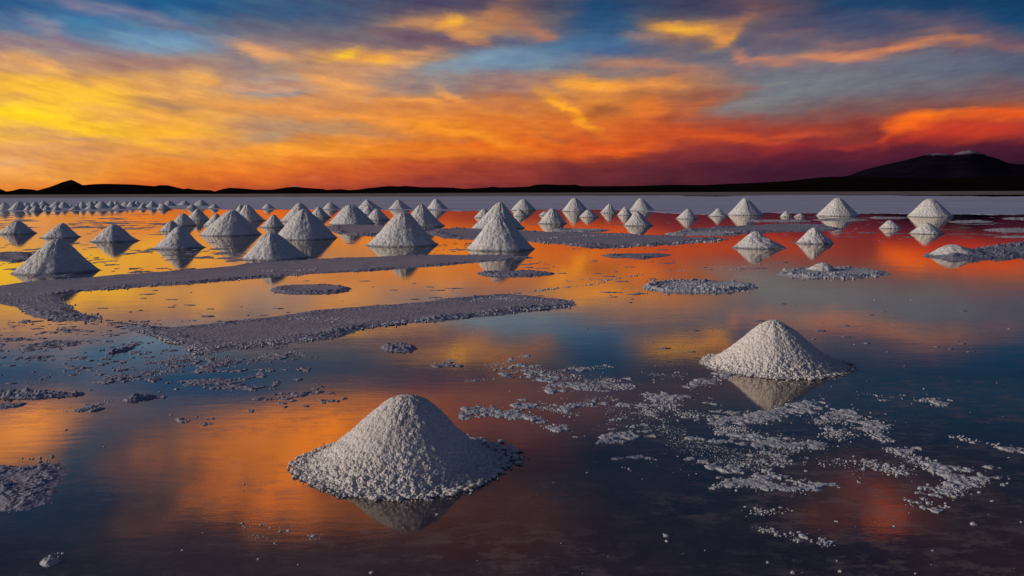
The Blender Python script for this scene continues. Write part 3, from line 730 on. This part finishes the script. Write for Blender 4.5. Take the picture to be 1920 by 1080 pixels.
# the two near piles, coarse salt with grains rolled out at the foot
def foot_grains(o, c, R, H, n, rmin, rmax, seed, trail=None):
    r = np.random.default_rng(seed)
    th = r.uniform(0, 2 * math.pi, n)
    rr = R * (0.95 + 0.06 * np.sin(th * 3 + seed) + r.normal(0, 0.035, n) + 0.10 * r.random(n) ** 3)
    if trail is not None:
        k = np.exp(-((th - trail[0] + math.pi) % (2 * math.pi) - math.pi) ** 2 / trail[1] ** 2)
        rr = rr * (1 + trail[2] * k * r.random(n))
    pos = np.stack([rr * np.cos(th), rr * np.sin(th), r.uniform(-0.2, 0.6, n) * rmax], -1)
    rad = rmin + (rmax - rmin) * r.random(n) ** 2
    v, f = lumps(pos, rad, 2 if n < 3000 else 1, 0.85)
    g_ = mesh_obj('loose_grains', v, f, M_SALT, o)
    g_['kind'] = 'stuff'
o, c, R, H, off = salt_pile('salt_pile', 572, 938, 868, 765, 741, 'nearest salt pile, lumpy and rounded, in the orange and dark water', seed=101, res=8, blunt=.50, flare=.55, lump=0.013, foot=1.3, ragged=.06, mat=M_SALT)
foot_grains(o, c, R, H, 2600, 0.004, 0.017, 5, (0.15, 0.45, 0.30))
o, c, R, H, off = salt_pile('salt_pile', 1330, 1572, 684, 1450, 601, 'second nearest salt pile, coarse and pointed, at the right beside scattered crumbs', seed=107, res=8, blunt=.26, flare=.27, lump=0.014, foot=1.0, ragged=.08, mat=M_SALT)
foot_grains(o, c, R, H, 2600, 0.004, 0.018, 6, (-0.2, 0.5, 0.22))

# ------------------------------------------------------------------ crust bars and islands
def smooth_poly(pts, it=1):
    p = np.array(pts, float)
    for _ in range(it):
        q = np.roll(p, -1, 0)
        p = np.stack([p * .75 + q * .25, p * .25 + q * .75], 1).reshape(-1, 2)
    return p
def signed_dist(P, poly):
    a = poly; b = np.roll(poly, -1, 0)
    d = np.full(len(P), 1e9); inside = np.zeros(len(P), bool)
    for (ax, ay), (bx, by) in zip(a, b):
        ex, ey = bx - ax, by - ay
        l2 = ex * ex + ey * ey + 1e-12
        t = np.clip(((P[:, 0] - ax) * ex + (P[:, 1] - ay) * ey) / l2, 0, 1)
        dx = P[:, 0] - ax - t * ex; dy = P[:, 1] - ay - t * ey
        d = np.minimum(d, dx * dx + dy * dy)
        c = ((ay > P[:, 1]) != (by > P[:, 1]))
        with np.errstate(divide='ignore', invalid='ignore'):
            c &= P[:, 0] < (bx - ax) * (P[:, 1] - ay) / (by - ay) + ax
        inside ^= c
    d = np.sqrt(d)
    return np.where(inside, d, -d)

def crust(pts, label, h=0.018, edge=0.12, wob=0.10, rim=0.02, lump=0.05, seed=0, mat=None, name='salt_crust', sx=1.2, sy=0.4, smooth=1, cat='salt crust', group='crusts of salt lying in the brine'):
    pp = smooth_poly(pts, smooth)
    x0, y0 = pp.min(0); x1, y1 = pp.max(0)
    D0 = ground((x0 + x1) / 2, y1)[1]
    mx, my = 8 + wob * F / D0 * 1.2, 4 + wob * F * CAM_H / D0 ** 2 * 1.5
    xs = np.arange(x0 - mx, x1 + mx, sx); ys = np.arange(y1 + my, max(y0 - my, 366), -sy)
    U, V = np.meshgrid(xs, ys)
    jr = np.random.default_rng(seed)
    gp = ground(U + jr.uniform(-.3, .3, U.shape) * sx, V + jr.uniform(-.3, .3, U.shape) * sy)
    P = gp.reshape(-1, 2)
    wp = ground(pp[:, 0], pp[:, 1])
    D = np.median(P[:, 1])
    sd = signed_dist(P, wp)
    lw = edge
    s = sd + wob * (fbm(np.c_[P / (wob * 4), np.zeros(len(P))], 5, seed + 60) - 0.5) * 2.4
    base = np.clip(s / lw, -1, 1)
    z = h * base
    big = fbm(np.c_[P * 3.0, np.zeros(len(P))], 4, seed + 61) - 0.5
    z += 0.007 * big * (base > -0.9)
    dd, rid = worley(np.c_[P / lump, np.zeros(len(P))], seed + 62)
    dome = np.clip(1 - 1.4 * dd * dd, 0, 1) * rid ** 2
    dd, rid = worley(np.c_[P / (lump * .45), np.zeros(len(P))], seed + 65)
    dome2 = np.clip(1 - 1.4 * dd * dd, 0, 1) * rid
    rimw = np.exp(-((s - lw * 1.2) / (lw * 1.3)) ** 2)
    patch = np.clip((fbm(np.c_[P * 1.3, np.zeros(len(P))], 3, seed + 69) - 0.42) * 6, 0, 1)
    k = (0.05 + 1.0 * rimw * (0.35 + 0.65 * patch)) * (base > -0.6)
    z += rim * k * (dome * 1.1 + dome2 * 0.6) + 0.35 * rim * rimw * patch
    Z = z.reshape(U.shape)
    F4 = grid_faces(*U.shape)
    keep = (z[F4].max(1) > -0.002)
    F4 = F4[keep]
    used = np.unique(F4)
    re = np.full(len(P), -1); re[used] = np.arange(len(used))
    v = np.c_[P, np.maximum(z, -0.02)][used]
    org = v[:, :2].mean(0)
    v[:, :2] -= org
    o = mesh_obj(name, v, re[F4], mat or M_CRUST)
    o.location = (org[0], org[1], 0)
    tag(o, label, cat, group)
    return o
def oval(cx, cy, rx, ry, n=26, sq=2.4):
    a = np.linspace(0, 2 * math.pi, n, endpoint=False)
    return [(cx + rx * math.copysign(abs(math.cos(t)) ** (2 / sq), math.cos(t)), cy + ry * math.copysign(abs(math.sin(t)) ** (2 / sq), math.sin(t))) for t in a]

crust([(-80,545),(0,536),(60,527),(150,522),(200,516),(250,513),(330,508),(400,502),(440,498),(480,492),(600,486),(680,483),(780,478),(880,478),(960,480),(1012,483),(960,487),(890,492),(800,500),(720,506),(600,513),(480,521),(400,528),(330,534),(260,538),(200,543),(135,548),(106,560),(128,570),(134,582),(195,597),(120,601),(60,592),(32,577),(0,569),(-80,566)],
      'long straight bar of damp salt crust from the left edge, before the left cones', seed=1, edge=0.14, wob=0.07, rim=0.022, h=0.012, lump=0.07)
crust([(232,606),(280,615),(340,613),(440,603),(530,592),(600,582),(680,574),(760,569),(850,560),(920,552),(960,552),(1000,556),(1060,562),(1084,570),(1060,577),(1000,580),(960,587),(900,594),(820,601),(740,608),(680,617),(625,633),(560,640),(500,648),(440,655),(400,663),(372,664),(352,652),(320,638),(286,626),(246,616)],
      'second bar of salt crust with raised lumpy near edge and blunt right tip', seed=2, edge=0.14, wob=0.06, rim=0.026, h=0.012, lump=0.06)
crust(oval(581,542.5,77,8), 'small oval crust island alone in the orange pool between the two bars', seed=3, edge=.10, wob=.15, rim=.02)
crust(oval(1312,537.5,104,10.5), 'oval island of bright crumbly salt in front of the long thin crust line', seed=4, h=.012, edge=.10, wob=.08, rim=.04, lump=.07, mat=M_CRUMB)
crust([(800,430),(890,428),(985,434),(1130,437),(1200,441),(1260,443),(1330,446),(1372,449),(1330,452),(1260,457),(1200,462),(1150,465),(1100,463),(1040,457),(985,452),(880,448),(820,446)],
      'wide flat sheet of bluish crust right of the large central cone, tapering to the right', seed=5, edge=.25, wob=.3, rim=.05, lump=.12, sy=.4)
crust(oval(1199,479.5,61,4), 'narrow oval crust in front of the wide bluish sheet', seed=6, edge=.2, wob=.25, rim=.03, sy=.35)
crust(oval(960,513,66,4.5), 'dark oval crust lying across the mirror image of the large cone right of centre', seed=7, edge=.15, wob=.20, rim=.03, sy=.35)
crust([(612,424),(650,421),(720,422),(735,430),(725,440),(680,441),(640,439),(618,433)], 'rough crust patch in front of the steep cone', seed=8, edge=.2, wob=.2, rim=.05, lump=.12, sy=.4)
crust(oval(1319,438,70,3.3), 'thin oval crust in red water behind the right end of the wide bluish sheet', seed=9, edge=.2, wob=.15, rim=.05, sy=.35, mat=M_CRUMB)
crust([(1262,431),(1330,427),(1400,423),(1470,420.5),(1540,422),(1580,428),(1560,433),(1480,434),(1400,436),(1330,435)], 'pale blue crust strip behind the two crumbling heaps', seed=10, edge=.25, wob=.3, rim=.06, lump=.14, sy=.35)
crust(oval(1667,408.4,37,1.3), 'thin white crust streak on dark water left of the far right cone', seed=11, edge=.3, wob=.2, rim=.05, sy=.25, mat=M_CRUMB)
crust(oval(1818,415.6,38,1.7), 'thin white crust streak on dark water right of the far right cone', seed=12, edge=.3, wob=.2, rim=.05, sy=.25, mat=M_CRUMB)
crust(oval(1915,410,32,1.2), 'short white crust streak cut by the right edge, the farthest one', seed=13, edge=.3, wob=.2, rim=.05, sy=.25, mat=M_CRUMB)
crust(oval(1920,432,68,2.6), 'broad pale crust streak cut by the right edge of the picture', seed=14, edge=.3, wob=.3, rim=.05, sy=.3, mat=M_CRUMB)
crust(oval(1925,444,55,1.4), 'narrow pale crust streak just below the broad one at the right edge', seed=15, edge=.2, wob=.2, rim=.04, sy=.3, mat=M_CRUMB)
crust(oval(1578,412.3,48,1.5), 'thin white crust line across the reflection of the large smooth cone', seed=16, edge=.3, wob=.2, rim=.05, sy=.25, mat=M_CRUMB)
crust(oval(1455,414,60,1.6), 'thin pinkish crust line below the tiny pair of heaps', seed=17, edge=.3, wob=.25, rim=.05, sy=.25, mat=M_CRUMB)
crust([(1722,477),(1790,472),(1840,468),(1880,461),(1920,457),(2000,455),(2060,460),(2060,482),(1960,480),(1900,481),(1850,485),(1800,489),(1750,486)], 'raised ridge of bluish salt running off the right edge from the rounded mound', seed=18, h=.09, edge=.5, wob=.2, rim=.07, lump=.10, sy=.35)
crust(oval(1560,512,97,8.5), 'oval crust patch with a tiny mound on its far side', seed=19, h=.015, edge=.15, wob=.12, rim=.05, lump=.09, mat=M_CRUMB)
crust(oval(1090,432,52,3.0), 'thin bluish crust oval in front of the dirty tipped cone', seed=20, edge=.2, wob=.15, rim=.05, sy=.35, mat=M_CRUMB)
crust(oval(20,482,46,8,sq=2), 'dark crust patch at the left edge behind the largest left cone', seed=21, edge=.15, wob=.2, rim=.04, sy=.35)
crust(oval(747,652,29,6), 'small rough crust island below the second bar', seed=22, h=.006, edge=.05, wob=.06, rim=.025, lump=.04)
crust([(-60,873),(20,866),(60,872),(95,868),(108,880),(96,896),(74,915),(60,925),(40,944),(15,932),(2,915),(-60,925)], 'broken crust of large salt plates at the left edge in front', seed=23, h=.006, edge=.06, wob=.16, rim=.035, lump=.045)
crust([(70,1055),(92,1046),(112,1050),(100,1062),(76,1066)], 'small single slab of salt near the lower left corner', seed=24, h=.012, edge=.02, wob=.03, rim=.012, lump=.05, mat=M_CRUMB)
crust([(-40,737),(30,735),(90,735),(130,737),(172,738),(120,744),(60,746),(-40,746)], 'thin crust streak at the left edge, the longer of two', seed=25, h=.008, edge=.03, wob=.06, rim=.025, lump=.04)
crust([(-40,757),(20,758),(52,756),(30,763),(-40,768)], 'thin crust streak at the left edge, the shorter of two', seed=26, h=.008, edge=.03, wob=.05, rim=.025, lump=.04)
crust([(228,751),(255,743),(280,742),(320,745),(280,747),(245,753)], 'narrow crust island left of the nearest pile', seed=27, h=.008, edge=.03, wob=.04, rim=.025, lump=.04)
crust([(196,660),(228,655),(262,648),(230,660),(205,664)], 'tiny dark crust sliver in the blue reflection', seed=28, h=.006, edge=.03, wob=.03, rim=.02, lump=.04)

# flecks of thin crust, countless, over the far and middle water
def flecks(regions, seed, mat, name, zup=0.006):
    r = np.random.default_rng(seed)
    V, Fc, o = [], [], 0
    for (x0, x1, y0, y1, n, wmin, wmax, asp) in regions:
        x = r.uniform(x0, x1, n); y = r.uniform(y0, y1, n)
        keep = fbm(p3(x, y * 6, s=0.012), 3, seed + 5) + r.uniform(-.10, .10, n) > 0.5
        x, y = x[keep], y[keep]
        for cx, cy in zip(x, y):
            w = (wmin + (wmax - wmin) * r.random() ** 3)
            c = ground(cx, cy)
            W = np.linalg.norm(ground(cx + w, cy) - ground(cx - w, cy)) / 2
            L = min(W * asp * r.uniform(.6, 1.4), 0.5 * W * 20)
            k = 14
            a = np.linspace(0, 2 * math.pi, k, endpoint=False)
            rad = 1 + 0.65 * r.uniform(-1, 1, k)
            ex = W * np.cos(a) * rad; ey = L * np.sin(a) * rad
            hgt = min(zup, W * 0.25)
            ring0 = np.c_[c[0] + ex, c[1] + ey, np.full(k, -0.003)]
            ring1 = np.c_[c[0] + ex * .8, c[1] + ey * .8, hgt * r.uniform(.5, 1.2, k)]
            top = np.array([[c[0], c[1], hgt * 1.1]])
            V.append(np.concatenate([ring0, ring1, top]))
            i = np.arange(k); j = (i + 1) % k
            Fc.append(np.concatenate([np.c_[i, j, k + j], np.c_[i, k + j, k + i], np.c_[k + i, k + j, np.full(k, 2 * k)]]) + o)
            o += 2 * k + 1
    ob = mesh_obj(name, np.concatenate(V), np.concatenate(Fc), mat)
    tag(ob, kind='stuff')
flecks([(-60, 340, 400, 432, 260, 3, 26, 1.2), (-60, 700, 402, 440, 260, 2, 20, 1.2), (700, 1300, 400, 470, 160, 2, 16, 1.5), (-60, 450, 455, 520, 320, 2, 22, 1.5), (560, 900, 450, 476, 70, 2, 12, 2),
        (140, 950, 525, 600, 160, 1, 14, .45), (960, 1500, 485, 560, 220, 1, 15, .5), (1440, 2000, 405, 455, 150, 2, 20, 1.5), (1100, 1950, 560, 660, 110, 1, 12, .4), (-60, 520, 590, 720, 330, 1, 14, .35)], 31, M_CRUST, 'salt_flecks')

# ------------------------------------------------------------------ crumbs of salt strewn in the near water
def lace(lines, x0, x1, y0, y1, mat, rare, seed, sx=1.1, sy=0.5, h=0.004):
    """thin lacy crust, thickest along the given drift lines"""
    xs = np.arange(x0, x1, sx); ys = np.arange(y1, y0, -sy)
    U, V = np.meshgrid(xs, ys)
    lev = np.zeros(U.shape)
    for (pts, hw, n, s0, s1) in lines:
        p = np.array(pts, float)
        for (ax, ay), (bx, by) in zip(p[:-1], p[1:]):
            m = 4 * hw + 12
            i0, i1 = np.searchsorted(xs, [min(ax, bx) - m * 2, max(ax, bx) + m * 2])
            ja = int((y1 - max(ay, by) - m) / sy); jb = int((y1 - min(ay, by) + m) / sy) + 1
            ja, jb = max(ja, 0), min(jb, len(ys))
            if jb <= ja or i1 <= i0: continue
            u = U[ja:jb, i0:i1]; v = V[ja:jb, i0:i1]
            ex, ey = (bx - ax) / 2, (by - ay)
            t_ = np.clip(((u - ax) / 2 * ex + (v - ay) * ey) / (ex * ex + ey * ey + 1e-9), 0, 1)
            d = np.hypot((u - ax) / 2 - t_ * ex, v - ay - t_ * ey) / hw
            w = min(1.0, n / 500.0) * 0.35 + 0.65 if hw < 20 else 0.62
            lev[ja:jb, i0:i1] = np.maximum(lev[ja:jb, i0:i1], w * np.exp(-(d * 0.75) ** 2))
    P = ground(U, V).reshape(-1, 2)
    lv = lev.ravel()
    use = lv > 0.05
    z = np.full(len(P), -0.02)
    Q = np.c_[P[use], np.zeros(use.sum())]
    nz = fbm(Q * np.array([3.2, 4.6, 1]), 6, seed, 0.62)
    fine = fbm(Q * 24, 3, seed + 7)
    dd, rid = worley(Q / 0.045, seed + 9)
    dome = np.clip(1 - 1.3 * dd * dd, 0, 1) * rid
    fine2 = fbm(Q * np.array([13, 17, 1]), 4, seed + 13, 0.6)
    s_ = lv[use] * 0.34 + (nz - .5) * 1.4 + (fine2 - .5) * 1.0 - 0.345 - rare
    z[use] = np.clip(s_ * 0.12, -0.02, h) + np.where(s_ > 0, (fine - .45) * 0.008 + dome * 0.009 * np.clip(s_ * 8, 0, 1), 0)
    F4 = grid_faces(*U.shape)
    F4 = F4[z[F4].max(1) > 0.0]
    used = np.unique(F4); re = np.full(len(P), -1); re[used] = np.arange(len(used))
    tag(mesh_obj('broken_crust', np.c_[P, z][used], re[F4], mat), kind='stuff')

def strew(lines, seed, name, mat, lift=0.0, dens=1.0, bounds=None):
    if bounds: lace(lines, *bounds, seed=seed + 100)
    r = np.random.default_rng(seed)
    parts = []
    for (pts, hw, n, s0, s1) in lines:
        n = int(n * dens)
        p = np.array(pts, float)
        seg = np.linalg.norm(np.diff(p, axis=0), axis=1)
        cum = np.r_[0, np.cumsum(seg)]
        m_ = n * 3
        t_ = r.uniform(0, cum[-1], m_)
        x = np.interp(t_, cum, p[:, 0]); y = np.interp(t_, cum, p[:, 1])
        wx = hw * 1.8; fall = r.normal(0, 1, (m_, 2)) * np.sqrt(r.uniform(.1, 1, (m_, 1)))
        x = x + fall[:, 0] * wx * .7; y = y + fall[:, 1] * hw * .75
        g2 = ground(x, y)
        cl = fbm(np.c_[g2 * 5.5, np.zeros(m_)], 4, seed + 3)
        o_ = np.argsort(-(cl + r.uniform(-.20, .20, m_)))[:n]
        g2, cl = g2[o_], cl[o_]
        rad = (s0 + (s1 - s0) * r.random(n) ** 3.0) * (0.72 if bounds else 1.0)
        pos = np.c_[g2, rad * r.uniform(-.25, .25, n) + lift]
        dist = np.median(g2[:, 1])
        parts.append(lumps(pos, rad, 1 if dist < 8 else 0, 0.75))
    v, f = join(parts)
    tag(mesh_obj(name, v, f, mat), kind='stuff')
strew([
 ([(905,690),(950,678),(990,668)], 5, 260, .003, .011),
 ([(940,692),(985,690),(1040,704),(1080,712),(1140,716),(1190,728)], 8, 1500, .003, .015),
 ([(1010,712),(1060,722),(1130,722),(1190,728)], 9, 700, .003, .015),
 ([(1060,690),(1100,690),(1140,687)], 3, 160, .003, .010),
 ([(1200,700),(1280,705)], 4, 160, .003, .009),
 ([(1180,722),(1215,742),(1250,758),(1300,780),(1350,800),(1400,808)], 9, 1500, .003, .014),
 ([(1288,728),(1310,720),(1350,712),(1380,700),(1410,704)], 6, 700, .004, .013),
 ([(1250,752),(1300,742)], 5, 200, .003, .010),
 ([(868,780),(900,770),(930,772),(965,776),(1000,784),(1030,798),(1050,803)], 6, 900, .003, .012),
 ([(965,760),(1000,760),(1040,768),(1085,776)], 5, 420, .003, .011),
 ([(1040,768),(1090,758),(1140,745),(1160,752)], 5, 380, .003, .011),
 ([(1210,770),(1240,785),(1250,800)], 7, 260, .003, .012),
 ([(1330,785),(1400,790),(1460,775),(1520,765)], 10, 700, .003, .012),
 ([(1350,800),(1420,825),(1500,840),(1560,850)], 16, 700, .003, .012),
 ([(1150,770),(1300,820),(1450,860),(1600,880)], 34, 2200, .002, .008),
 ([(1180,820),(1350,850),(1500,900)], 28, 1300, .002, .008),
 ([(1530,790),(1580,783),(1625,787),(1645,800)], 10, 800, .004, .013),
 ([(1625,790),(1650,815),(1665,838),(1700,855),(1740,872),(1775,888),(1830,897)], 8, 1100, .004, .015),
 ([(1550,812),(1600,820)], 10, 320, .003, .013),
 ([(1555,850),(1600,862),(1650,872),(1700,888)], 9, 700, .004, .015),
 ([(1718,938),(1750,925),(1790,912),(1830,898)], 14, 900, .005, .017),
 ([(1340,912),(1400,904),(1450,912),(1490,918)], 7, 260, .003, .012),
 ([(1400,958),(1440,962),(1480,955)], 8, 110, .004, .013),
 ([(1420,990),(1480,1005),(1560,1022)], 6, 160, .003, .010),
 ([(1608,740),(1660,746),(1700,744),(1770,758)], 5, 90, .003, .012),
 ([(1780,818),(1820,826),(1870,836),(1925,852)], 4, 80, .005, .017),
 ([(1480,760),(1540,752)], 6, 120, .003, .009),
], 41, 'salt_crumbs', M_CRUMB, dens=0.6, bounds=(860, 1960, 655, 1045, M_CRUMB, 0.03))
strew([
 ([(300,628),(330,645),(372,660),(400,656),(440,650),(500,642),(560,635),(620,628),(640,618)], 5, 2600, .004, .020),
 ([(250,614),(290,626),(330,645)], 4, 700, .004, .016),
 ([(545,600),(600,598),(650,604),(700,608)], 5, 900, .004, .018),
 ([(640,616),(700,612),(760,604),(830,596),(900,590),(960,584),(1030,578),(1075,572)], 2.6, 2200, .005, .022),
 ([(880,565),(960,562),(1020,566),(1070,571)], 4, 1100, .005, .020),
 ([(0,556),(40,572),(80,590),(130,596),(180,597)], 5, 1500, .005, .020),
 ([(0,548),(60,560),(130,575)], 8, 500, .005, .018),
 ([(480,512),(520,508),(560,510),(600,506)], 3, 500, .006, .028),
 ([(100,552),(260,538),(400,527),(600,512),(800,499),(900,491)], 1.2, 700, .006, .022),
 ([(1215,540),(1260,534),(1312,538),(1360,540),(1410,540)], 5.5, 2600, .006, .026),
 ([(1470,508),(1500,515),(1560,518),(1620,516),(1650,514)], 3.5, 1500, .006, .030),
 ([(510,545),(560,547),(640,546)], 2.5, 300, .006, .022),
 ([(985,452),(1080,459),(1150,463),(1260,456),(1350,451)], 1.6, 900, .010, .055),
 ([(1000,450),(1100,443),(1200,441)], 1.2, 500, .010, .050),
], 42, 'salt_crumbs', M_CRUMB, lift=0.008, dens=0.7)
strew([
 ([(300,684),(345,670),(380,666),(400,676),(440,680)], 7, 1100, .004, .015),
 ([(395,668),(440,676),(470,676),(490,668),(520,664)], 4, 700, .004, .013),
 ([(522,668),(550,660),(568,664)], 4, 320, .004, .013),
 ([(345,722),(380,714),(420,716),(465,708),(486,698)], 5, 650, .004, .015),
 ([(200,711),(250,706),(300,698),(330,690)], 5, 420, .003, .012),
 ([(40,715),(60,722),(90,702)], 5, 140, .003, .010),
 ([(160,766),(190,758),(205,748)], 4, 190, .003, .012),
 ([(115,774),(160,768)], 3, 70, .003, .010),
 ([(205,688),(265,688)], 4, 140, .003, .009),
 ([(150,645),(175,640),(195,645)], 3, 160, .003, .011),
 ([(235,616),(275,606),(250,610)], 3, 220, .003, .011),
 ([(815,690),(835,676),(862,686)], 5, 160, .003, .012),
 ([(870,715),(920,712),(960,706)], 3, 130, .003, .010),
 ([(-20,660),(60,655),(120,632)], 10, 120, .003, .011),
 ([(20,612),(60,606)], 5, 130, .003, .011),
 ([(0,655),(200,640),(420,700),(480,740)], 42, 420, .002, .007),
 ([(940,553),(1000,546),(1050,540),(1110,534),(1150,523),(1200,515),(1240,509),(1300,506),(1380,504),(1430,492)], 1.6, 900, .006, .025),
 ([(1060,527),(1100,524),(1140,525)], 2.4, 300, .004, .018),
 ([(1370,520),(1430,518)], 2, 70, .006, .025),
 ([(1395,540),(1440,536)], 1.6, 60, .006, .022),
 ([(60,872),(90,880),(60,905),(35,930)], 14, 420, .005, .017),
 ([(450,990),(490,985),(600,1008)], 9, 60, .004, .012),
 ([(470,1008),(520,1012)], 6, 30, .004, .011),
 ([(100,1040),(120,1036)], 4, 12, .005, .013),
], 43, 'salt_crumbs', M_CRUMB, dens=0.6, bounds=(-60, 1100, 600, 800, M_CRUST, 0.035))
# single lumps here and there
r = np.random.default_rng(77)
n = 260
x = r.uniform(-60, 1980, n); y = 560 + 560 * r.random(n) ** 0.9
k = r.random(n) < np.interp(x, [0, 900, 1300, 1980], [.45, .35, .9, .9])
x, y = x[k], y[k]
g2 = ground(x, y); rad = .002 + .007 * r.random(len(x)) ** 3
big = np.array([(1568,978),(1861,940),(1826,983),(1489,847),(1891,858),(124,806),(458,908),(548,886),(1660,560),(1640,562),(1708,562),(1345,590),(1472,776),(1501,780),(1250,1005),(1250,1015),(1440,1055),(1486,1074),(1575,1072),(1370,868),(1440,870),(820,965),(300,735),(1892,617)], float)
g3 = ground(big[:, 0], big[:, 1]); rad3 = r.uniform(.006, .013, len(big))
v, f = join([lumps(np.c_[g2, rad * .1], rad, 1, .75), lumps(np.c_[g3, rad3 * .1], rad3, 2, .6)])
tag(mesh_obj('salt_crumbs', v, f, M_CRUMB), kind='stuff')
